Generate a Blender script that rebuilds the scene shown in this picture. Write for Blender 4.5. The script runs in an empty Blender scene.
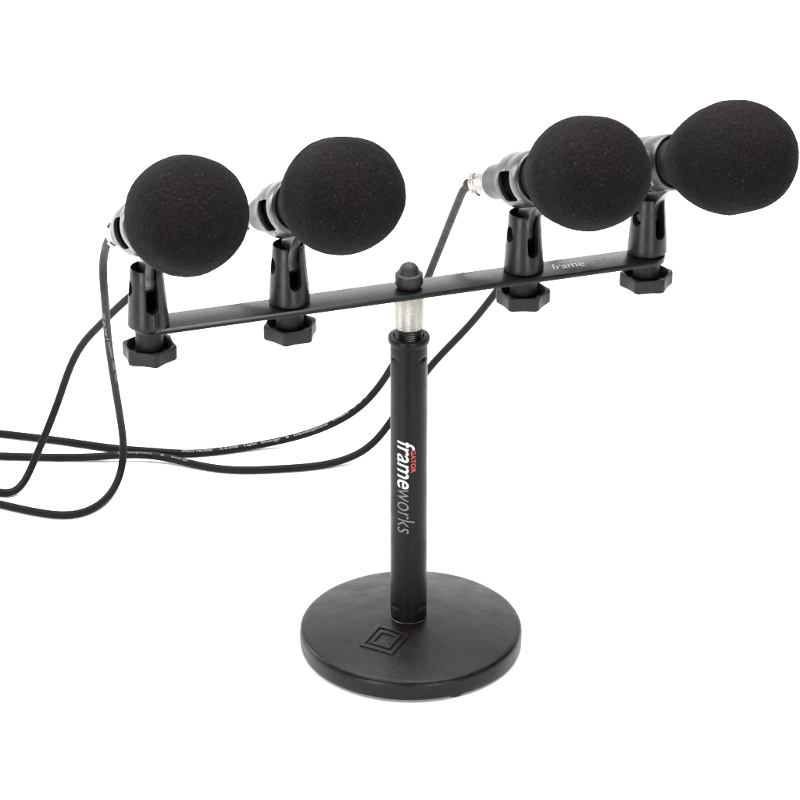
import bpy, bmesh, math, random
from math import sin, cos, pi, radians as R
from mathutils import Vector, Matrix, noise

random.seed(7)
C = bpy.context.scene.collection
sc = bpy.context.scene

# ------------------------------------------------------------------ materials
def new_mat(name):
    m = bpy.data.materials.new(name)
    m.use_nodes = True
    nt = m.node_tree
    b = nt.nodes['Principled BSDF']
    return m, nt, b

def lin(v):
    return tuple(((c / 255) / 12.92 if c / 255 <= .04045 else ((c / 255 + .055) / 1.055) ** 2.4) for c in v) + (1,)

def paint(name, col, rough, spec=.5, metal=0.0, bump=0.0, bscale=400, rvar=.08, cvar=.25, vscale=60, detail=4):
    """black plastic / paint / metal with uneven colour, gloss and a fine grain"""
    m, nt, b = new_mat(name)
    N, L = nt.nodes, nt.links
    tc = N.new('ShaderNodeTexCoord')
    n1 = N.new('ShaderNodeTexNoise'); n1.inputs['Scale'].default_value = vscale; n1.inputs['Detail'].default_value = 5
    L.new(tc.outputs['Object'], n1.inputs['Vector'])
    mix = N.new('ShaderNodeMix'); mix.data_type = 'RGBA'
    mix.inputs['A'].default_value = tuple(c * (1 - cvar) for c in col[:3]) + (1,)
    mix.inputs['B'].default_value = tuple(min(1, c * (1 + cvar)) for c in col[:3]) + (1,)
    L.new(n1.outputs['Fac'], mix.inputs['Factor'])
    L.new(mix.outputs['Result'], b.inputs['Base Color'])
    mr = N.new('ShaderNodeMapRange')
    mr.inputs['From Min'].default_value = .3; mr.inputs['From Max'].default_value = .7
    mr.inputs['To Min'].default_value = max(.02, rough - rvar); mr.inputs['To Max'].default_value = min(1, rough + rvar)
    n2 = N.new('ShaderNodeTexNoise'); n2.inputs['Scale'].default_value = vscale * 2.3; n2.inputs['Detail'].default_value = 6
    L.new(tc.outputs['Object'], n2.inputs['Vector'])
    L.new(n2.outputs['Fac'], mr.inputs['Value']); L.new(mr.outputs['Result'], b.inputs['Roughness'])
    b.inputs['Specular IOR Level'].default_value = spec
    b.inputs['Metallic'].default_value = metal
    if bump:
        n3 = N.new('ShaderNodeTexNoise'); n3.inputs['Scale'].default_value = bscale; n3.inputs['Detail'].default_value = detail
        L.new(tc.outputs['Object'], n3.inputs['Vector'])
        bp = N.new('ShaderNodeBump'); bp.inputs['Strength'].default_value = bump; bp.inputs['Distance'].default_value = .0006
        L.new(n3.outputs['Fac'], bp.inputs['Height']); L.new(bp.outputs['Normal'], b.inputs['Normal'])
    return m

M = {}
M['plastic'] = paint('clip_plastic', (.0062, .0067, .0078), .38, .27, bump=.10, bscale=2200, vscale=90)
M['knob'] = paint('knob_plastic', (.0090, .0094, .0104), .5, .20, bump=.25, bscale=2600, vscale=120)
M['holder'] = paint('holder_plastic', (.0095, .0096, .0102), .33, .80, bump=.08, bscale=2200, vscale=90)
M['bar_ink'] = paint('bar_white_ink', (.27, .27, .27), .5, .3, cvar=.2, vscale=900)
M['bar'] = paint('bar_paint', (.0026, .0022, .0020), .27, .29, rvar=.03, cvar=.15, bump=.0, bscale=1800, vscale=40)
M['pole'] = paint('pole_paint', (.0020, .0018, .0017), .42, .14, bump=.05, bscale=1800, vscale=30)
M['cap'] = paint('cap_rubber', (.0100, .0090, .0086), .5, .28, bump=.3, bscale=1500)
M['mic_head'] = paint('mic_head_paint', (.006, .0058, .0056), .6, .2)
M['mic'] = paint('mic_body_paint', (.060, .058, .056), .40, .5, metal=.75, bump=.06, bscale=1500)
M['dark'] = paint('thread_steel', (.03, .028, .027), .25, .5, metal=.8)
M['nickel'] = paint('nickel_shell', (.30, .285, .265), .28, .5, metal=1, cvar=.06, vscale=200)
M['steel'] = paint('bolt_steel', (.03, .029, .028), .3, .5, metal=1, cvar=.1)
M['rim'] = paint('worn_steel', (.10, .098, .095), .3, .5, metal=1)
M['pad'] = paint('rubber_pad', (.012, .012, .012), .7, .3)
M['white_ink'] = paint('white_ink', (.55, .55, .55), .5, .3, cvar=.05)
M['grey_ink'] = paint('grey_ink', (.105, .118, .135), .5, .3, cvar=.12)
M['faint_ink'] = paint('faint_grey_ink', (.055, .055, .055), .5, .3, cvar=.2)
M['red_ink'] = paint('red_ink', (.36, .035, .035), .5, .3, cvar=.08)
M['cable_ink'] = paint('cable_ink', (.15, .15, .145), .5, .3, cvar=.6, vscale=900)

def make_cast():
    m = paint('cast_iron_paint', (.0042, .0031, .0026), .35, .18, cvar=.3, vscale=25, rvar=.1)
    nt = m.node_tree; N, L = nt.nodes, nt.links; b = N['Principled BSDF']
    tc = N.new('ShaderNodeTexCoord')
    a = N.new('ShaderNodeTexNoise'); a.inputs['Scale'].default_value = 55; a.inputs['Detail'].default_value = 3
    f = N.new('ShaderNodeTexNoise'); f.inputs['Scale'].default_value = 750; f.inputs['Detail'].default_value = 5
    for n in (a, f): L.new(tc.outputs['Object'], n.inputs['Vector'])
    b1 = N.new('ShaderNodeBump'); b1.inputs['Strength'].default_value = .20; b1.inputs['Distance'].default_value = .002
    b2 = N.new('ShaderNodeBump'); b2.inputs['Strength'].default_value = .34; b2.inputs['Distance'].default_value = .0006
    L.new(a.outputs['Fac'], b1.inputs['Height']); L.new(f.outputs['Fac'], b2.inputs['Height'])
    L.new(b1.outputs['Normal'], b2.inputs['Normal']); L.new(b2.outputs['Normal'], b.inputs['Normal'])
    return m
M['cast'] = make_cast()

def make_knurl():
    """brushed nickel with a diamond knurl cut into it"""
    m, nt, b = new_mat('knurled_nickel')
    N, L = nt.nodes, nt.links
    b.inputs['Metallic'].default_value = 1
    b.inputs['Roughness'].default_value = .40
    tc = N.new('ShaderNodeTexCoord'); sp = N.new('ShaderNodeSeparateXYZ')
    L.new(tc.outputs['Object'], sp.inputs[0])
    at = N.new('ShaderNodeMath'); at.operation = 'ARCTAN2'
    L.new(sp.outputs['X'], at.inputs[0]); L.new(sp.outputs['Y'], at.inputs[1])
    waves = []
    for sgn in (1, -1):
        mu = N.new('ShaderNodeMath'); mu.operation = 'MULTIPLY'; mu.inputs[1].default_value = 15
        L.new(at.outputs[0], mu.inputs[0])
        mz = N.new('ShaderNodeMath'); mz.operation = 'MULTIPLY_ADD'; mz.inputs[1].default_value = sgn * 1530
        L.new(sp.outputs['Z'], mz.inputs[0]); L.new(mu.outputs[0], mz.inputs[2])
        si = N.new('ShaderNodeMath'); si.operation = 'SINE'; L.new(mz.outputs[0], si.inputs[0])
        ab = N.new('ShaderNodeMath'); ab.operation = 'ABSOLUTE'; L.new(si.outputs[0], ab.inputs[0])
        waves.append(ab)
    mn = N.new('ShaderNodeMath'); mn.operation = 'MINIMUM'
    L.new(waves[0].outputs[0], mn.inputs[0]); L.new(waves[1].outputs[0], mn.inputs[1])
    bp = N.new('ShaderNodeBump'); bp.inputs['Strength'].default_value = .55; bp.inputs['Distance'].default_value = .0006
    L.new(mn.outputs[0], bp.inputs['Height']); L.new(bp.outputs['Normal'], b.inputs['Normal'])
    n = N.new('ShaderNodeTexNoise'); n.inputs['Scale'].default_value = 300
    L.new(tc.outputs['Object'], n.inputs['Vector'])
    mx = N.new('ShaderNodeMix'); mx.data_type = 'RGBA'
    mx.inputs['A'].default_value = (.27, .25, .23, 1); mx.inputs['B'].default_value = (.39, .37, .345, 1)
    L.new(n.outputs['Fac'], mx.inputs['Factor']); L.new(mx.outputs['Result'], b.inputs['Base Color'])
    return m
M['knurl'] = make_knurl()

def make_foam():
    """open-cell acoustic foam: fine pores, worn lighter flecks and a little lint"""
    m, nt, b = new_mat('acoustic_foam')
    N, L = nt.nodes, nt.links
    tc = N.new('ShaderNodeTexCoord')
    def tex(kind, scale, detail=3):
        n = N.new(kind); n.inputs['Scale'].default_value = scale
        if kind == 'ShaderNodeTexNoise': n.inputs['Detail'].default_value = detail
        L.new(tc.outputs['Object'], n.inputs['Vector']); return n
    big = tex('ShaderNodeTexNoise', 28, 4)
    fine = tex('ShaderNodeTexNoise', 520, 5)
    mid = tex('ShaderNodeTexNoise', 190, 3)
    pores = tex('ShaderNodeTexVoronoi', 620)
    def ramp(src, p0, c0, p1, c1):
        r = N.new('ShaderNodeValToRGB')
        r.color_ramp.elements[0].position = p0; r.color_ramp.elements[0].color = c0
        r.color_ramp.elements[1].position = p1; r.color_ramp.elements[1].color = c1
        L.new(src, r.inputs['Fac']); return r
    base = ramp(fine.outputs['Fac'], .3, (.0014, .0011, .0010, 1), .76, (.0086, .0070, .0062, 1))
    wear = ramp(big.outputs['Fac'], .35, (.86, .86, .86, 1), .7, (1.16, 1.14, 1.12, 1))
    mu = N.new('ShaderNodeMix'); mu.data_type = 'RGBA'; mu.blend_type = 'MULTIPLY'; mu.inputs['Factor'].default_value = 1
    L.new(base.outputs['Color'], mu.inputs['A']); L.new(wear.outputs['Color'], mu.inputs['B'])
    # lint: rare tiny light flecks
    v = tex('ShaderNodeTexVoronoi', 340)
    near = ramp(v.outputs['Distance'], .10, (1, 1, 1, 1), .20, (0, 0, 0, 1))
    rare = N.new('ShaderNodeSeparateColor'); L.new(v.outputs['Color'], rare.inputs[0])
    gt = N.new('ShaderNodeMath'); gt.operation = 'GREATER_THAN'; gt.inputs[1].default_value = .80
    L.new(rare.outputs[0], gt.inputs[0])
    am = N.new('ShaderNodeMath'); am.operation = 'MULTIPLY'
    L.new(near.outputs['Color'], am.inputs[0]); L.new(gt.outputs[0], am.inputs[1])
    a2 = N.new('ShaderNodeMath'); a2.operation = 'MULTIPLY'; a2.inputs[1].default_value = .55
    L.new(am.outputs[0], a2.inputs[0])
    mx = N.new('ShaderNodeMix'); mx.data_type = 'RGBA'; mx.inputs['B'].default_value = (.05, .045, .04, 1)
    L.new(a2.outputs[0], mx.inputs['Factor']); L.new(mu.outputs['Result'], mx.inputs['A'])
    L.new(mx.outputs['Result'], b.inputs['Base Color'])
    b.inputs['Roughness'].default_value = .95
    b.inputs['Specular IOR Level'].default_value = .12
    b1 = N.new('ShaderNodeBump'); b1.inputs['Strength'].default_value = .55; b1.inputs['Distance'].default_value = .0009
    b2 = N.new('ShaderNodeBump'); b2.inputs['Strength'].default_value = .5; b2.inputs['Distance'].default_value = .0012
    b3 = N.new('ShaderNodeBump'); b3.inputs['Strength'].default_value = .45; b3.inputs['Distance'].default_value = .0008
    L.new(fine.outputs['Fac'], b1.inputs['Height'])
    L.new(mid.outputs['Fac'], b2.inputs['Height']); L.new(b1.outputs['Normal'], b2.inputs['Normal'])
    L.new(pores.outputs['Distance'], b3.inputs['Height']); L.new(b2.outputs['Normal'], b3.inputs['Normal'])
    L.new(b3.outputs['Normal'], b.inputs['Normal'])
    return m
M['foam'] = make_foam()
M['cable'] = paint('cable_jacket', (.0036, .0038, .0038), .55, .09, bump=.0, bscale=1500, vscale=70, rvar=.05)
M['paper'] = paint('white_paper', (.90, .90, .90), .9, .0, cvar=.01, rvar=.02)

# ------------------------------------------------------------------ mesh helpers
def obj(name, bm, mat, parent=None, loc=(0, 0, 0), rot=None, sharp=35, smooth=True):
    bmesh.ops.recalc_face_normals(bm, faces=bm.faces)
    me = bpy.data.meshes.new(name)
    for f in bm.faces: f.smooth = smooth
    if smooth:
        for e in bm.edges:
            if len(e.link_faces) == 2 and e.calc_face_angle(0) > R(sharp): e.smooth = False
    bm.to_mesh(me); bm.free()
    for mm in (mat if isinstance(mat, (list, tuple)) else [mat]): me.materials.append(mm)
    o = bpy.data.objects.new(name, me); C.objects.link(o)
    o.location = loc
    if rot is not None: o.rotation_euler = rot
    if parent: o.parent = parent
    return o

def thing(name, label, cat, loc=(0, 0, 0), rot=(0, 0, 0), group=None):
    o = bpy.data.objects.new(name, None); C.objects.link(o)
    o.empty_display_size = .02
    o.location = loc; o.rotation_euler = rot
    o['label'] = label; o['category'] = cat
    if group: o['group'] = group
    return o

def lathe(bm, prof, n=96, axis='Z', fn=None):
    """revolve (radius, height) pairs; radius 0 closes to a pole"""
    rings = []
    for r, h in prof:
        if r <= 1e-7:
            p = (0, 0, h) if axis == 'Z' else (h, 0, 0)
            rings.append([bm.verts.new(p)])
            continue
        ring = []
        for k in range(n):
            a = 2 * pi * k / n
            rr = r if fn is None else fn(r, h, a)
            p = (rr * cos(a), rr * sin(a), h) if axis == 'Z' else (h, rr * cos(a), rr * sin(a))
            ring.append(bm.verts.new(p))
        rings.append(ring)
    for A, B in zip(rings[:-1], rings[1:]):
        if len(A) == 1 and len(B) == 1: continue
        for k in range(n):
            j = (k + 1) % n
            if len(A) == 1: bm.faces.new((A[0], B[k], B[j]))
            elif len(B) == 1: bm.faces.new((A[k], A[j], B[0]))
            else: bm.faces.new((A[k], A[j], B[j], B[k]))
    return rings

def smooth_prof(pts, seg=6):
    """Catmull-Rom through 2-D points"""
    out = []
    P = [pts[0]] + list(pts) + [pts[-1]]
    for i in range(1, len(P) - 2):
        p0, p1, p2, p3 = P[i - 1:i + 3]
        for s in range(seg):
            t = s / seg
            out.append(tuple(.5 * (2 * b + (c - a) * t + (2 * a - 5 * b + 4 * c - d) * t * t + (3 * b - a - 3 * c + d) * t ** 3)
                             for a, b, c, d in zip(p0, p1, p2, p3)))
    out.append(tuple(pts[-1]))
    return out

def extrude_poly(bm, pts, lo, hi, plane='XY'):
    def mk(a, b, c):
        return {'XY': (a, b, c), 'XZ': (a, c, b)}[plane]
    A = [bm.verts.new(mk(x, y, lo)) for x, y in pts]
    B = [bm.verts.new(mk(x, y, hi)) for x, y in pts]
    n = len(pts)
    fs = [bm.faces.new(A), bm.faces.new(B)]
    for i in range(n):
        fs.append(bm.faces.new((A[i], A[(i + 1) % n], B[(i + 1) % n], B[i])))
    return fs

def box(bm, x0, x1, y0, y1, z0, z1):
    extrude_poly(bm, [(x0, y0), (x1, y0), (x1, y1), (x0, y1)], z0, z1)

def bevel_sharp(bm, w, seg=2, ang=30):
    bmesh.ops.recalc_face_normals(bm, faces=bm.faces)
    es = [e for e in bm.edges if len(e.link_faces) == 2 and e.calc_face_angle(0) > R(ang)]
    bmesh.ops.bevel(bm, geom=es, offset=w, segments=seg, profile=.6, affect='EDGES', clamp_overlap=True)

def to_temp(bm):
    bmesh.ops.recalc_face_normals(bm, faces=bm.faces)
    me = bpy.data.meshes.new('work'); bm.to_mesh(me); bm.free()
    o = bpy.data.objects.new('work', me); C.objects.link(o)
    return o

def drop(o):
    me = o.data
    bpy.data.objects.remove(o)
    if me.users == 0: bpy.data.meshes.remove(me)

def carve(bm, cutters, bevel=0.0):
    """subtract the cutters one by one; returns a bmesh"""
    o = to_temp(bm); cs = []
    for c in cutters:
        co = to_temp(c); cs.append(co)
        m = o.modifiers.new('cut', 'BOOLEAN'); m.operation = 'DIFFERENCE'; m.solver = 'EXACT'; m.object = co
    if bevel:
        m = o.modifiers.new('edge', 'BEVEL'); m.width = bevel; m.segments = 2; m.limit_method = 'ANGLE'; m.angle_limit = R(40)
    dg = bpy.context.evaluated_depsgraph_get(); dg.update()
    ev = o.evaluated_get(dg); me = ev.to_mesh()
    out = bmesh.new(); out.from_mesh(me); ev.to_mesh_clear()
    drop(o)
    for c in cs: drop(c)
    return out

def text_bm(s, size, weight=0.0, shear=0.0, spacing=1.0):
    cu = bpy.data.curves.new('ink', 'FONT')
    cu.body = s; cu.size = size; cu.offset = weight; cu.shear = shear; cu.space_character = spacing
    cu.resolution_u = 6
    o = bpy.data.objects.new('ink', cu); C.objects.link(o)
    dg = bpy.context.evaluated_depsgraph_get(); dg.update()
    ev = o.evaluated_get(dg); me = ev.to_mesh()
    bm = bmesh.new(); bm.from_mesh(me); ev.to_mesh_clear()
    bpy.data.objects.remove(o); bpy.data.curves.remove(cu)
    return bm

def fit_text(bm, x0, x1, yscale=None):
    """stretch text so that it runs x0..x1; yscale: height factor (None = same as x)"""
    lo = min(v.co.x for v in bm.verts); hi = max(v.co.x for v in bm.verts)
    k = (x1 - x0) / (hi - lo)
    for v in bm.verts:
        v.co.x = x0 + (v.co.x - lo) * k
        v.co.y *= (k if yscale is None else yscale)
    return bm

def slice_bm(bm, axis, step):
    i = 'xyz'.index(axis)
    lo = min(v.co[i] for v in bm.verts); hi = max(v.co[i] for v in bm.verts)
    no = [0, 0, 0]; no[i] = 1
    p = lo + step
    while p < hi:
        co = [0, 0, 0]; co[i] = p
        bmesh.ops.bisect_plane(bm, geom=bm.verts[:] + bm.edges[:] + bm.faces[:], plane_co=co, plane_no=no)
        p += step
    return bm

def join_bms(parts):
    """[(bm, material index)] -> one bmesh"""
    out = bmesh.new()
    for b, mi in parts:
        vm = {v: out.verts.new(v.co) for v in b.verts}
        for f in b.faces:
            try:
                nf = out.faces.new([vm[v] for v in f.verts]); nf.material_index = mi
            except ValueError: pass
        b.free()
    return out

# ------------------------------------------------------------------ setting
bm = bmesh.new()
prof = [(-.38, -.5), (-.38, -.03)] + [(-.35 - .03 * cos(a), -.03 + .03 * sin(a)) for a in [R(15 * k) for k in range(1, 7)]] + [(1.3, 0)] + [(1.3 + .7 * sin(a), .7 - .7 * cos(a)) for a in [R(5 * k) for k in range(1, 19)]] + [(2.0, 2.6)]
W = 2.6
rows = [[bm.verts.new((x, y, z)) for x in (-W, W)] for y, z in prof]
for A, B in zip(rows[:-1], rows[1:]): bm.faces.new((A[0], A[1], B[1], B[0]))
o = obj('backdrop', bm, M['paper'])
o['kind'] = 'structure'; o['label'] = 'seamless white paper sweep under and behind the microphone stand'

# ------------------------------------------------------------------ stand
PX = -.0016                       # pole axis
ZB = .2734                        # top face of the bar
stand = thing('microphone_stand', 'black desktop microphone stand with round heavy base and long flat crossbar', 'microphone stand')
BR, RIM, DOME = .0768, .0160, .0082
def dome(r): return RIM + DOME * max(0, 1 - (r / (BR - .0015)) ** 2)

bm = bmesh.new()
prof = [(0, .0014), (.06, .0014), (.0735, .0014), (.0757, .0020), (.0765, .0036), (.0768, .007), (.0768, .0115), (.0766, .0136), (.0758, .0152), (.0746, .0161)]
prof += [(r, dome(r)) for r in [.0725 - .0725 * k / 40 for k in range(0, 40)]] + [(0, dome(0))]
rim_wob = lambda r, h, a: r + (.00022 * noise.noise(Vector((cos(a) * 4, sin(a) * 4, h * 80))) if r > .07 else 0)
lathe(bm, prof, 256, fn=rim_wob)
base = obj('base', bm, M['cast'], stand, sharp=50)

# raised square emblem cast into the base
def frame_ring(bm, h0, h1, z0, z1, cut=None):
    outer = [(-h0, -h0), (h0, -h0), (h0, h0), (-h0, h0)]
    inner = [(-h1, -h1), (h1, -h1), (h1, h1), (-h1, h1)]
    for i in range(4):
        j = (i + 1) % 4
        extrude_poly(bm, [outer[i], outer[j], inner[j], inner[i]], z0, z1)
bm = bmesh.new()
frame_ring(bm, .0137, .0107, 0, .0011)
frame_ring(bm, .0088, .0058, 0, .0011)
box(bm, -.0016, .0058, -.0058, -.0022, 0, .0010)
bmesh.ops.remove_doubles(bm, verts=bm.verts, dist=1e-6)
bevel_sharp(bm, .00045, 3)
ex, ey = -.0175, -.0310
ea = math.atan2(.0475 - .0355, .0095 + .0340) * -1
em_rot = Matrix.Rotation(R(-29), 3, 'Z')
slice_bm(bm, 'x', .003); slice_bm(bm, 'y', .003)
for v in bm.verts:
    p = em_rot @ Vector((v.co.x * .94, v.co.y * .96, 0))
    x, y = ex + p.x, ey + p.y
    v.co = (x, y, dome(math.hypot(x, y)) - .00015 + v.co.z)
obj('emblem', bm, M['cast'], base)
for k in range(3):
    a = R(25 + 120 * k)
    bm = bmesh.new(); lathe(bm, [(0, 0), (.0058, 0), (.0064, .0005), (.0064, .0026), (0, .0026)], 32)
    obj('rubber_foot', bm, M['pad'], base, (-.0008 + .0692 * sin(a), -.0692 * cos(a), 0))

# pole: a straight tube with crimp dimples, bead at the foot
PR = .01245
ZP0, ZP1 = .0225, .2340
dimples = [(a, z) for z in (.2240, .0345) for a in (R(-90 + 52), R(-90 - 52), R(90))]
bm = bmesh.new()
zs = [ZP0 + (ZP1 - ZP0) * k / 240 for k in range(241)]
def pole_r(r, h, a):
    d = 0
    for da, dz in dimples:
        q = (a - da + pi) % (2 * pi) - pi
        if abs(q) < .5 and abs(h - dz) < .006:
            t = (q * r / .0036) ** 2 + ((h - dz) / .0012) ** 2
            d += .0015 * math.exp(-t * 1.3)
    return r - d
lathe(bm, [(PR, z) for z in zs], 220, fn=pole_r)
pole = obj('pole', bm, M['pole'], stand, (PX, 0, 0), sharp=60)
bm = bmesh.new()
lathe(bm, [(PR - .001, .0205), (PR + .0007, .0210), (PR + .0011, .0222), (PR + .0009, .0234), (PR + .0002, .0240), (PR - .001, .0243)], 128)
obj('foot_ring', bm, M['rim'], pole)

bm = bmesh.new()
def knurl_r(r, h, a): return r + (.00012 * (1 if int(a * 60 / pi) % 2 else -1) if r > .0136 else 0)
lathe(bm, [(.0120, .2350), (.0130, .2351), (.01375, .2362), (.0140, .2378), (.0140, .2392), (.0136, .2402), (.0129, .2406), (.0106, .2406), (.0101, .2402), (.0101, .2310), (0, .2310)], 180)
obj('collar', bm, M['pole'], pole, (0, 0, -.0022))
bm = bmesh.new()
prof = [(0, .231)]
z = .2312
while z < .2462:
    prof += [(.0084, z), (.0092, z + .0007), (.0084, z + .0014)]; z += .0016
prof += [(.0080, .2468), (0, .2468)]
lathe(bm, prof, 96)
obj('threaded_stud', bm, M['dark'], pole, (0, 0, -.0022))

bm = bmesh.new()
ZC0, ZC1 = .2442, ZB - .0041
lathe(bm, [(0, ZC0), (.0088, ZC0), (.0094, ZC0 + .0004), (.0098, ZC0 + .0012), (.0098, ZC1 - .0008), (.0094, ZC1), (0, ZC1)], 128)
obj('knurled_sleeve', bm, M['knurl'], stand, (PX, 0, 0))

# lettering printed down the pole
def on_pole(bm, z_top, a0):
    """text x runs down the pole, text y runs round it towards the viewer's right"""
    slice_bm(bm, 'y', .0006)
    for v in bm.verts:
        a = a0 + v.co.y / PR
        rr = PR + .00012
        v.co = (rr * sin(a), -rr * cos(a), z_top - v.co.x)
    return bm
ZL = .1652                         # top of the word
A0 = R(-37)
t1 = fit_text(text_bm('frame', .0155, weight=.00008, shear=.28), 0, .0362)
t2 = fit_text(text_bm('works', .0155, weight=-.00016, shear=.22), .0368, .0705)
t3 = fit_text(text_bm('GATOR', .0046, weight=.00012, spacing=1.05), .0068, .0238)
for t in (t1, t2):
    hx = max(v.co.y for v in t.verts)
    for v in t.verts: v.co.y *= .0120 / hx
for v in t3.verts: v.co.y = v.co.y * .95 + .0095
lettering = join_bms([(on_pole(t1, ZL, A0), 0), (on_pole(t2, ZL, A0), 1), (on_pole(t3, ZL, A0), 2)])
obj('lettering', lettering, [M['white_ink'], M['grey_ink'], M['red_ink']], pole)

# crossbar
YAW = R(18)
BW, BT = .01135, .0040
XL, XR_ = -.1755 - .0090, .168 + .0118
def bar_outline():
    pts = []
    for x0, s in ((XR_, 1), (XL, -1)):
        for k in range(17):
            a = -pi / 2 + pi * k / 16
            pts.append((x0 - s * BW + s * BW * cos(a), s * BW * sin(a)))
    return pts
bm = bmesh.new()
extrude_poly(bm, bar_outline(), -BT, 0)
bevel_sharp(bm, .00035, 2, 40)
bar = obj('crossbar', bm, M['bar'], stand, (PX, -.0012, ZB), (0, 0, YAW), sharp=40)
tx = .1000
t1 = fit_text(text_bm('frame', .01, weight=-.00006, shear=.12), tx, tx + .0222)
t2 = fit_text(text_bm('works', .01, weight=-.00004, shear=.12), tx + .0236, tx + .0448)
for t in (t1, t2):
    hx = max(v.co.y for v in t.verts)
    for v in t.verts: v.co = (v.co.x, v.co.y * .0082 / hx - .0036, .00012)
obj('lettering', join_bms([(t1, 0), (t2, 1)]), [M['bar_ink'], M['faint_ink']], bar)

bm = bmesh.new()
def hexish(r, h, a):
    if r > .0085 and h < .0096:
        q = (a + R(11)) % (pi / 4) - pi / 8
        return r * (.965 + .035 / max(.9, cos(q)))
    return r
prof = [(0, .0002), (.0074, .0002), (.0080, .0010), (.0090, .0024), (.0092, .0034), (.0092, .0088), (.0090, .0095), (.0086, .0098), (.0072, .0101)]
prof += [(.0069 * cos(a), .0103 + .0072 * sin(a)) for a in [R(6 * k) for k in range(0, 15)]] + [(0, .0175)]
lathe(bm, prof, 96, fn=hexish)
obj('cap_nut', bm, M['cap'], stand, (PX, 0, ZB))

# ------------------------------------------------------------------ microphone clips
def barrel_bm(ribs=False):
    outer = [(0, .0003), (.0132, .0003), (.0138, .0008), (.0139, .0022), (.01365, .006), (.01325, .012), (.0126, .020), (.0119, .028), (.0113, .035), (.01085, .0402), (.0105, .0408), (0, .0408)]
    outer = [(r * .965, z) for r, z in outer]
    bm = bmesh.new(); lathe(bm, outer, 72)
    cuts = []
    c = bmesh.new(); lathe(c, [(0, .0125), (.0070, .0125), (.0075, .030), (.0095, .0408), (.0115, .050), (0, .05)], 40); cuts.append(c)
    c = bmesh.new()
    pts = [(-.0041, .05), (.0041, .05)] + [(.0041 * cos(a), .0165 - .0041 * sin(a)) for a in [pi * k / 14 for k in range(15)]]
    A = [c.verts.new((0, y, z)) for y, z in pts]; B = [c.verts.new((.03, y, z)) for y, z in pts]
    c.faces.new(A); c.faces.new(B)
    for i in range(len(pts)):
        j = (i + 1) % len(pts); c.faces.new((A[i], A[j], B[j], B[i]))
    cuts.append(c)
    c = bmesh.new()
    n = 28
    A = [c.verts.new((.0040 * cos(2 * pi * k / n), -.03, .0272 + .0056 * sin(2 * pi * k / n))) for k in range(n)]
    B = [c.verts.new((.0040 * cos(2 * pi * k / n), -.004, .0272 + .0056 * sin(2 * pi * k / n))) for k in range(n)]
    c.faces.new(A); c.faces.new(B)
    for i in range(n):
        j = (i + 1) % n; c.faces.new((A[i], A[j], B[j], B[i]))
    cuts.append(c)
    out = carve(bm, cuts, bevel=.00035)
    if ribs:
        for k in range(4):
            a = R(-10 + 9.5 * k)
            b2 = bmesh.new()
            rr = .0134
            c = Vector((cos(a), sin(a), 0)); t = Vector((-sin(a), cos(a), 0))
            for s in (0,):
                vs = []
                for z, ht in ((.0030, .0009), (.0118, .0007)):
                    r0 = .01327 - (z - .002) * .053
                    for tt in (-.0006, .0006):
                        for oo in (-.001, ht): vs.append(c * (r0 + oo) + t * tt + Vector((0, 0, z)))
            bmesh.ops.convex_hull(b2, input=[b2.verts.new(p) for p in vs])
            vm = {v: out.verts.new(v.co) for v in b2.verts}
            for f in b2.faces: out.faces.new([vm[v] for v in f.verts])
            b2.free()
    return out

HR = .035                          # ring axis above the pivot
def holder_bm():
    ro, ri, x0, x1 = .0187, .0163, .0060, .0360
    bm = bmesh.new()
    prof = [(.0124, x0 + .0022), (.0124, x0), (ro - .0006, x0), (ro, x0 + .0006), (ro, .0196), (ro - .0004, .0199), (ro - .0004, .0206), (ro, .0209), (ro, x1 - .0012), (ro - .0006, x1 - .0003), (ro - .0012, x1), (ri + .0003, x1), (ri, x1 - .0005), (ri, x0 + .0022), (.0124, x0 + .0022)]
    lathe(bm, prof[:-1], 96, axis='X')
    bm.verts.ensure_lookup_table()
    n = 96; last = len(prof) - 2
    for k in range(n):
        j = (k + 1) % n
        bm.faces.new((bm.verts[last * n + k], bm.verts[last * n + j], bm.verts[j], bm.verts[k]))
    for v in bm.verts: v.co.z += HR
    cuts = []
    for s in (-1,):
        c = bmesh.new()
        pts = []
        x_0, x_1, z_0, z_1, q = .0118, .0262, HR - .0120, HR + .0085, .0022
        for cx, cz, a0 in ((x_1 - q, z_1 - q, 0), (x_0 + q, z_1 - q, 90), (x_0 + q, z_0 + q, 180), (x_1 - q, z_0 + q, 270)):
            for k in range(6):
                a = R(a0 + 18 * k); pts.append((cx + q * cos(a), cz + q * sin(a)))
        extrude_poly(c, pts, min(s * .006, s * .03), max(s * .006, s * .03), 'XZ')
        cuts.append(c)
    ring = carve(bm, cuts, bevel=.0003)
    # tongue that drops into the barrel's slot, flared towards the front of the ring
    t = bmesh.new()
    low = [(.0062 * cos(a), .0062 * sin(a)) for a in [R(200 + 14 * k) for k in range(11)]]
    pts = low + smooth_prof([(.0068, .0015), (.0105, .0060), (.0180, .0118), (.0262, .0158), (.0338, .0178)], 4) + [(.0338, .0186), (.0066, .0186)] + smooth_prof([(.0060, .0172), (.0020, .0140), (-.0030, .0080), (-.0060, .0000)], 4)
    extrude_poly(t, pts, -.0033, .0033, 'XZ')
    bevel_sharp(t, .0006, 2, 40)
    return join_bms([(ring, 0), (t, 0)])

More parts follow.
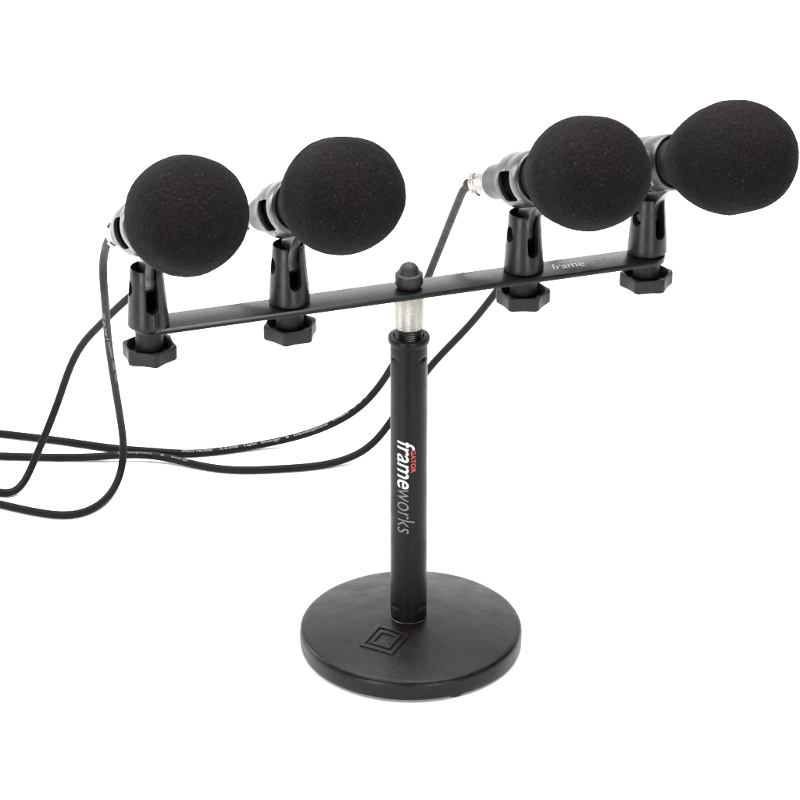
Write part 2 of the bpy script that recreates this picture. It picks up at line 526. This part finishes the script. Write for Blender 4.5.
def knob_bm():
    n = 144
    def ro(a):
        q = (a % (pi / 3)) - pi / 6            # valley at q=0, tip at +-30 deg
        x = abs(q) / (pi / 6)
        chord = .0188 * cos(pi / 6) / cos(q)   # straight hexagon
        r = chord - .00075 * cos(q * 3)        # sides drawn in
        return min(r, .0180 + .0002 * (1 - x))
    bm = bmesh.new()
    prof = [('i', .0000, -.0080), ('i', .0140, -.0080), ('i', .0143, -.0015), ('i', .0146, -.0004), ('i', .0149, 0),
            ('o', -.0007, 0), ('o', -.0002, -.0004), ('o', 0, -.0012), ('o', 0, -.0084), ('o', -.0002, -.0092), ('o', -.0008, -.0097), ('s', .5, -.0099)]
    rings = []
    for kind, r, z in prof:
        if kind == 'i' and r == 0:
            rings.append([bm.verts.new((0, 0, z))]); continue
        ring = []
        for k in range(n):
            a = 2 * pi * k / n
            rr = r if kind == 'i' else (ro(a) + r if kind == 'o' else ro(a) * r)
            if kind == 'i': rr = min(rr, ro(a) - .0009)
            ring.append(bm.verts.new((rr * cos(a), rr * sin(a), z)))
        rings.append(ring)
    for A, B in zip(rings[:-1], rings[1:]):
        for k in range(n):
            j = (k + 1) % n
            if len(A) == 1: bm.faces.new((A[0], B[k], B[j]))
            else: bm.faces.new((A[k], A[j], B[j], B[k]))
    bm.faces.new(rings[-1])
    return bm

ZPIV = .028
T_POS = [-.1755, -.0817, .080, .168]
PSI = [22.6, 28.0, 30.5, 42.0]
PHI = [26.5, 26.5, 23.0, 20.5]
SLOT = [19.0, 23.0, 29.0, 41.0]
OFF = [-.0030, .0030, .0036, .0042]
KNOB = [18.0, -9.0, 30.0, 36.0]
BALL = [.1060, .0995, .0900, .0870]
clip_labels = ['black microphone clip on the left end of the crossbar, with grooves under its slot',
               'black microphone clip on the crossbar between the leftmost clip and the cap nut',
               'black microphone clip just left of the printed word frame on the crossbar',
               'black microphone clip on the right end of the crossbar past the printed words']
mic_labels = ['microphone in round black foam windscreen, lowest and leftmost, above the left end of the crossbar',
              'microphone in black foam windscreen second from the left, next to the cap nut',
              'microphone in black foam windscreen with its silver connector showing behind it',
              'microphone in egg shaped black foam windscreen turned furthest sideways at the right end']

def bar_pt(t):
    return Vector((PX + t * cos(YAW), t * sin(YAW), ZB))

def copy_part(o, parent):
    c = o.copy(); C.objects.link(c); c.parent = parent
    for ch in list(o.children): copy_part(ch, c)
    return c

src = {}
for i in range(4):
    P = bar_pt(T_POS[i])
    P.y += OFF[i]
    head = R(SLOT[i] - 90)
    clip = thing('microphone_clip', clip_labels[i], 'microphone clip', P, (0, 0, head), 'microphone clips on the crossbar')
    swing = R(PSI[i] - SLOT[i])
    if i == 0:
        barrel = obj('barrel', barrel_bm(True), M['plastic'], clip)
        b2 = obj('barrel', barrel_bm(False), M['plastic'], None)
        bm = bmesh.new()
        lathe(bm, [(0, -.0100), (.0026, -.0100), (.0031, -.0095), (.0031, .0082), (.0028, .0086), (0, .0086)], 32, axis='X')
        for v in bm.verts: v.co = (v.co.y, v.co.x * .88, v.co.z)
        bolt = obj('pivot_bolt', bm, M['steel'], clip, (0, 0, ZPIV - .0008))
        holder = obj('holder', holder_bm(), M['holder'], clip, (0, 0, ZPIV - .466 * OFF[i]), (0, -R(PHI[i]), swing))
        knob = obj('knob', knob_bm(), M['knob'], clip, (0, 0, -.0150))
        bm = bmesh.new()
        lathe(bm, [(0, -.0215), (.0090, -.0215), (.0090, -.0044), (.0086, -.0041), (0, -.0041)], 64)
        neck = obj('neck', bm, M['knob'], clip)
        src = dict(bolt=bolt, holder=holder, knob=knob, neck=neck)
    else:
        if i == 1: barrel = b2; barrel.parent = clip
        else: barrel = copy_part(b2, clip)
        parts = {k: copy_part(v, clip) for k, v in src.items()}
        for k in ('knob', 'neck'): parts[k].location = (0, 0, parts[k].location.z)
        holder = parts['holder']; holder.location = (0, 0, ZPIV - .466 * OFF[i]); holder.rotation_euler = (0, -R(PHI[i]), swing)
        knob = parts['knob']
    # a tip stands at 0 deg in the knob's own frame
    knob.rotation_euler = (0, 0, R(-90 + KNOB[i]) - head)
    if i == 0:                      # this stud sits a little back from the barrel
        back = Matrix.Rotation(-head, 3, 'Z') @ Vector((0, .0030, 0))
        knob.location = (back.x, back.y, knob.location.z); neck.location = (back.x, back.y, 0)

# ------------------------------------------------------------------ microphones
def foam_bm():
    L_, RR = .0938, .0369
    prof = []
    n = 200
    back = .0165
    for k in range(n + 1):
        u = -1 + 2 * k / n
        th = k / n * pi
        x = -cos(th)
        p, q = (2.0, 2.0) if x < 0 else (2.6, 2.2)
        r = RR * max(0, 1 - abs(x) ** p) ** (1 / q)
        if x < 0: r *= (1 - .05 * sin(pi * min(1, -x)) )
        if x < 0 and r < back: continue
        prof.append((r if k < n else 0, x * L_ / 2))
    x0 = prof[0][1]
    lip = [(.0135, x0 + .010), (.0145, x0 + .002), (.0153, x0 - .0006)]
    bm = bmesh.new(); lathe(bm, lip + prof, 330, axis='X')
    for v in bm.verts:
        c = v.co
        d = .0011 * noise.noise(c * 38 + Vector((3, 1, 7))) + .00028 * noise.noise(c * 130) + .00022 * noise.noise(c * 640)
        if c.length > 1e-6: v.co = c + c.normalized() * d
    return bm

def handle_bm():
    bm = bmesh.new()
    prof = [(0, -.0228), (.0100, -.0230), (.0114, -.0228), (.0120, -.0220), (.0121, -.0040), (.0121, .0270), (.0150, .0310), (.0156, .0330), (.0156, .0372), (.0151, .0376), (.0151, .0392), (.0156, .0396), (.0156, .0440), (.0151, .0448), (.0140, .0452), (.0136, .080), (.0120, .088), (0, .090)]
    lathe(bm, prof, 96, axis='X')
    for f in bm.faces:
        if f.calc_center_median().x > .004: f.material_index = 1
    return bm

mics = []
for i in range(4):
    P = bar_pt(T_POS[i])
    P.y += OFF[i]
    s, p = R(PSI[i]), R(PHI[i])
    hd = Vector((sin(s), -cos(s), 0)); up = Vector((0, 0, 1))
    ax = cos(p) * hd + sin(p) * up; uu = -sin(p) * hd + cos(p) * up
    org = P + Vector((0, 0, ZPIV - .466 * OFF[i])) + uu * HR
    rot = (0, -p, s - pi / 2)
    mic = thing('microphone', mic_labels[i], 'microphone', org, rot, 'microphones in foam windscreens')
    if i == 0:
        hdl = obj('handle', handle_bm(), [M['mic'], M['mic_head']], mic)
        foam = obj('foam_windscreen', foam_bm(), M['foam'], mic, sharp=80)
        f0 = foam
    else:
        copy_part(hdl, mic); foam = copy_part(f0, mic)
    foam.location = (BALL[i], 0, 0)
    foam.rotation_euler = (R(97 * i + 20), 0, 0)
    mics.append((org, ax, uu, rot))

# ------------------------------------------------------------------ cables
CABLES = [
 [(-0.2082,0.0684,0.2620),(-0.2102,0.0853,0.2370),(-0.2113,0.1015,0.2180),(-0.2156,0.1568,0.1580),(-0.2165,0.1996,0.1020),(-0.2159,0.2254,0.0600),(-0.2152,0.2361,0.0350),(-0.2163,0.2368,0.0150),(-0.2218,0.2189,0.0050),(-0.2330,0.1955,0.0030),(-0.2489,0.1817,0.0030),(-0.2729,0.1863,0.0030),(-0.2951,0.1955,0.0030),(-0.3222,0.2080,0.0030),(-0.3614,0.2221,0.0030),(-.45,.245,.003),(-.62,.26,.003),(-.9,.25,.003)],
 [(-0.1357,0.0957,0.2720),(-0.1563,0.1200,0.2460),(-0.1737,0.1430,0.2240),(-0.1880,0.1577,0.2040),(-0.2050,0.1753,0.1820),(-0.2250,0.1999,0.1520),(-0.2425,0.2194,0.1250),(-0.2529,0.2296,0.1010),(-0.2640,0.2401,0.0670),(-0.2763,0.2389,0.0360),(-0.2836,0.2385,0.0190),(-0.2886,0.2302,0.0080),(-0.2929,0.2197,0.0030),(-0.2983,0.2122,0.0030),(-0.3064,0.2150,0.0030),(-0.3248,0.2315,0.0030),(-0.3654,0.2539,0.0030),(-.45,.278,.003),(-.62,.29,.003),(-.9,.285,.003)],
 [(0.0318,0.1278,0.2780),(0.0231,0.1847,0.2260),(0.0144,0.2235,0.1830),(0.0037,0.2544,0.1360),(-0.0045,0.2722,0.1000),(-0.0146,0.2824,0.0750),(-0.0220,0.2896,0.0580),(-0.0363,0.2925,0.0380),(-0.0556,0.2948,0.0230),(-0.0801,0.2971,0.0110),(-0.1041,0.2959,0.0050),(-0.1281,0.2906,0.0030),(-0.1518,0.2832,0.0030),(-0.1759,0.2804,0.0030),(-0.1907,0.2840,0.0030),(-0.2101,0.2865,0.0030),(-0.2244,0.2886,0.0030),(-0.2391,0.2926,0.0030),(-0.2693,0.3021,0.0030),(-0.2913,0.3077,0.0030),(-0.3143,0.3134,0.0030),(-0.3347,0.3181,0.0030),(-0.3749,0.3283,0.0030),(-.46,.345,.003),(-.62,.36,.003),(-.9,.37,.003)],
 [(0.0978,0.1411,0.2820),(0.0898,0.1715,0.2520),(0.0848,0.1961,0.2240),(0.0741,0.2248,0.1840),(0.0616,0.2415,0.1560),(0.0453,0.2629,0.1220),(0.0255,0.2806,0.0900),(0.0153,0.2860,0.0750),(0.0001,0.2892,0.0500),(-0.0152,0.2843,0.0280),(-0.0223,0.2794,0.0180),(-0.0309,0.2746,0.0110),(-0.0412,0.2700,0.0060),(-0.0553,0.2668,0.0030),(-0.0695,0.2604,0.0030),(-0.1028,0.2560,0.0030),(-0.1265,0.2534,0.0030),(-0.1505,0.2571,0.0030),(-0.1652,0.2636,0.0030),(-0.1798,0.2698,0.0040),(-0.1895,0.2720,0.0050),(-0.2040,0.2742,0.0060),(-0.2155,0.2742,0.0060),(-0.2298,0.2729,0.0050),(-0.2469,0.2750,0.0030),(-0.2616,0.2743,0.0030),(-0.2830,0.2752,0.0030),(-0.3100,0.2766,0.0030),(-0.3301,0.2783,0.0030),(-0.3692,0.2832,0.0030),(-.46,.30,.003),(-.62,.315,.003),(-.9,.32,.003)],
]
CR = .0029
def spline(pts, step=.0022):
    """centripetal-ish Catmull-Rom, lightly relaxed, then evenly resampled"""
    dense = []
    P = [pts[0] * 2 - pts[1]] + pts + [pts[-1] * 2 - pts[-2]]
    for i in range(1, len(P) - 2):
        p0, p1, p2, p3 = P[i - 1:i + 3]
        d1 = max(1e-5, (p1 - p0).length ** .5); d2 = max(1e-5, (p2 - p1).length ** .5); d3 = max(1e-5, (p3 - p2).length ** .5)
        m1 = (p2 - p1 + d2 * ((p1 - p0) / d1 - (p2 - p0) / (d1 + d2)))
        m2 = (p2 - p1 + d2 * ((p3 - p2) / d3 - (p3 - p1) / (d2 + d3)))
        for s in range(24):
            t = s / 24
            dense.append((2 * t**3 - 3 * t**2 + 1) * p1 + (t**3 - 2 * t**2 + t) * m1 + (-2 * t**3 + 3 * t**2) * p2 + (t**3 - t**2) * m2)
    dense.append(pts[-1].copy())
    def resample(D):
        out = [D[0].copy()]; acc = 0
        for a, b in zip(D[:-1], D[1:]):
            l = (b - a).length; pos = 0
            while l > 0 and acc + (l - pos) >= step:
                pos += step - acc; acc = 0
                out.append(a.lerp(b, pos / l))
            acc += l - pos
        return out
    S = resample(dense)
    for _ in range(60):
        S = [S[0], S[1]] + [(S[k - 1] + S[k] * 2 + S[k + 1]) / 4 for k in range(2, len(S) - 2)] + S[-2:]
    return S

def sweep(bm, S, r, n=20):
    T = [(S[min(k + 1, len(S) - 1)] - S[max(k - 1, 0)]).normalized() for k in range(len(S))]
    nrm = T[0].orthogonal().normalized()
    prev = None; first = None
    for k, p in enumerate(S):
        nrm = (nrm - T[k] * nrm.dot(T[k])).normalized(); bi = T[k].cross(nrm)
        rr = r(k) if callable(r) else r
        ring = [bm.verts.new(p + (nrm * cos(2 * pi * j / n) + bi * sin(2 * pi * j / n)) * rr) for j in range(n)]
        if prev:
            for j in range(n): bm.faces.new((prev[j], prev[(j + 1) % n], ring[(j + 1) % n], ring[j]))
        else: first = ring
        prev = ring
    bm.faces.new(first); bm.faces.new(prev)

def print_on_cable(S, bm, start, ang, flip=False):
    """wrap flat text round the cable, running along it from arc index start"""
    Q = S[::-1] if flip else S
    step = .0022
    ref = Vector((0, -.70, .72))
    slice_bm(bm, 'y', .0006)
    for v in bm.verts:
        u = start + v.co.x / step
        k = max(1, min(len(Q) - 3, int(u))); f = u - k
        p = Q[k].lerp(Q[k + 1], f)
        t = (Q[k + 1] - Q[k - 1]).lerp(Q[k + 2] - Q[k], f).normalized()
        nn = (ref - t * ref.dot(t)).normalized(); bb = nn.cross(t)
        a = ang + v.co.y / CR
        v.co = p + (nn * cos(a) + bb * sin(a)) * (CR + .00008)
    return bm

cable_labels = ['black cable dropping in a loop from the leftmost microphone and running along the bottom',
                'black cable coming out behind the leftmost clip and curling down to the left edge',
                'black cable with readable white print, from the silver connector down behind the pole',
                'black cable that leaves below the third clip and runs lowest behind the pole']
def shell_bm():
    bm = bmesh.new()
    prof = [(0, -.0228), (.0084, -.0229), (.0088, -.0234), (.0088, -.0395), (.0084, -.0399), (.0084, -.0404), (.0087, -.0408), (.0087, -.0432), (.0080, -.0437), (.0076, -.0440), (.0076, -.0452), (.0080, -.0456), (.0079, -.0486), (.0074, -.0490), (.0052, -.0490), (0, -.0488)]
    lathe(bm, prof[::-1], 72, axis='X')
    return bm
def tabs_bm():
    bm = bmesh.new()
    for k in range(4):
        a = R(45 + 90 * k)
        b = bmesh.new(); box(b, -.0475, -.0405, -.0022, .0022, .0080, .0096)
        bevel_sharp(b, .0005, 2)
        for v in b.verts:
            y, z = v.co.y, v.co.z
            v.co.y = y * cos(a) - z * sin(a); v.co.z = y * sin(a) + z * cos(a)
        vm = {v: bm.verts.new(v.co) for v in b.verts}
        for f in b.faces: bm.faces.new([vm[v] for v in f.verts])
        b.free()
    return bm
def boot_bm():
    bm = bmesh.new()
    lathe(bm, [(0, -.0480), (.0056, -.0482), (.0058, -.0500), (.0054, -.0530), (.0050, -.0560), (.0046, -.0590), (.0042, -.0620), (.0036, -.0632), (0, -.0632)][::-1], 48, axis='X')
    return bm

shell0 = None
for i, pts in enumerate(CABLES):
    org, ax, uu, rot = mics[i]
    conn = org - ax * .0630
    lead = [org - ax * .050, org - ax * .0575, org - ax * .0640]
    pts = [Vector(p) for p in pts]
    for q in pts:
        k = min(1, max(0, (q.z - .006) / .05))
        q.z -= .0022 * k; q.y -= .0043 * (1 - k)
    S = spline(lead + pts)
    bm = bmesh.new(); sweep(bm, S, CR)
    for v in bm.verts: v.co -= conn
    cab = obj('microphone_cable', bm, M['cable'], None, conn)
    cab['label'] = cable_labels[i]; cab['category'] = 'cable'; cab['group'] = 'cables from the microphones'
    if shell0 is None:
        shell0 = obj('connector', shell_bm(), M['nickel'], cab)
        tabs0 = obj('latch', tabs_bm(), M['nickel'], shell0)
        boot0 = obj('strain_relief', boot_bm(), M['cable'], cab)
        shell, boot = shell0, boot0
    else:
        shell = copy_part(shell0, cab); boot = copy_part(boot0, cab)
    for q in (shell, boot):
        q.location = org - conn; q.rotation_euler = rot
    # printing along the jacket
    def near(x, y, z):
        return min(range(len(S)), key=lambda k: (S[k] - Vector((x, y, z))).length)
    ink = []; runs = []
    if i == 2:
        k0 = len(S) - 1 - near(-.1745, .2761, .003)
        words = [('/PRO NOISE', .0000, .0235), ('/L.E.D/\u00ae', .0290, .0150), ('Light', .0485, .0105), ('Energy', .0625, .0150), ('&', .0822, .0030), ('Development', .0890, .0290), ('CABLE', .1225, .0155), ('>', .1425, .0036), ('>', .1492, .0036), ('>', .1560, .0036)]
        for w, x0, ln in words:
            t = text_bm(w, .0034, weight=.00005); hx = max(v.co.y for v in t.verts)
            t = fit_text(t, x0, x0 + ln, .0019 / max(hx, .0018))
            ink.append((print_on_cable(S, t, k0, -.05 if x0 < .10 else .25, True), 0))
        runs.append(ink); ink = []
        k1 = near(.0322, .1260, .2790)
        for w, x0, ln in [('CABLE', .004, .012), ('/L.E.D/\u00ae', .020, .013), ('Light', .038, .010), ('Energy', .053, .014), ('&', .071, .003), ('Development', .078, .028)]:
            t = text_bm(w, .0034, weight=.00002); hx = max(v.co.y for v in t.verts)
            ink.append((print_on_cable(S, fit_text(t, x0, x0 + ln, .0017 / max(hx, .0018)), k1, -.35), 0))
    if i == 0:
        k1 = near(-.2111, .098, .222)
        for w, x0, ln in [('CABLE', .024, .012), ('Light', .040, .010), ('Energy', .054, .014), ('&', .072, .003), ('Development', .080, .028), ('CABLE', .114, .014), ('/L.E.D/\u00ae', .134, .014)]:
            t = text_bm(w, .0034, weight=.00002); hx = max(v.co.y for v in t.verts)
            ink.append((print_on_cable(S, fit_text(t, x0, x0 + ln, .0017 / max(hx, .0018)), k1, .55), 0))
    if i == 3:
        k1 = near(-.1820, .270, .004)
        for w, x0, ln in [('Development', .000, .026), ('&', .033, .003), ('Energy', .042, .014)]:
            t = text_bm(w, .0034); hx = max(v.co.y for v in t.verts)
            ink.append((print_on_cable(S, fit_text(t, x0, x0 + ln, .0017 / max(hx, .0018)), len(S) - 1 - k1 - 18, .1, True), 0))
    if ink: runs.append(ink)
    for ink in runs:
        b = join_bms(ink)
        for v in b.verts: v.co -= conn
        obj('lettering', b, M['cable_ink'], cab)

# ------------------------------------------------------------------ light
w = bpy.data.worlds.new('World'); sc.world = w; w.use_nodes = True
bg = w.node_tree.nodes['Background']
bg.inputs['Color'].default_value = (1, 1, 1, 1); bg.inputs['Strength'].default_value = .12

def softbox(name, loc, target, sx, sy, radiance, col=(1, 1, 1)):
    l = bpy.data.lights.new(name, 'AREA'); l.shape = 'RECTANGLE'; l.size = sx; l.size_y = sy
    l.energy = radiance * pi * sx * sy; l.color = col
    o = bpy.data.objects.new(name, l); C.objects.link(o)
    o.location = loc
    o.rotation_euler = (Vector(target) - Vector(loc)).to_track_quat('-Z', 'Y').to_euler()
    return o
softbox('overhead_softbox', (0, .25, 2.0), (0, .25, 0), 2.4, 2.2, 10.0)
softbox('key_strip', (-1.1, -1.65, .25), (0, 0, .2), .24, 1.4, 40.0)
softbox('fill_strip', (.72, -1.75, .25), (0, 0, .2), .16, 1.4, 38.0)
softbox('back_left_strip', (-1.5, .7, .7), (0, 0, .25), .5, 1.0, 12.0)

# ------------------------------------------------------------------ camera
cam = bpy.data.cameras.new('camera'); co = bpy.data.objects.new('camera', cam); C.objects.link(co)
cam.lens = 148.435; cam.sensor_width = 36; cam.clip_start = .05; cam.clip_end = 50
co.location = (-.0075, -1.96021, 1.18878); co.rotation_euler = (R(63.0), 0, 0)
sc.camera = co

sc.view_settings.view_transform = 'Standard'; sc.view_settings.look = 'None'
sc.view_settings.exposure = 0; sc.view_settings.gamma = 1
sc.render.engine = 'CYCLES'
sc.cycles.max_bounces = 8
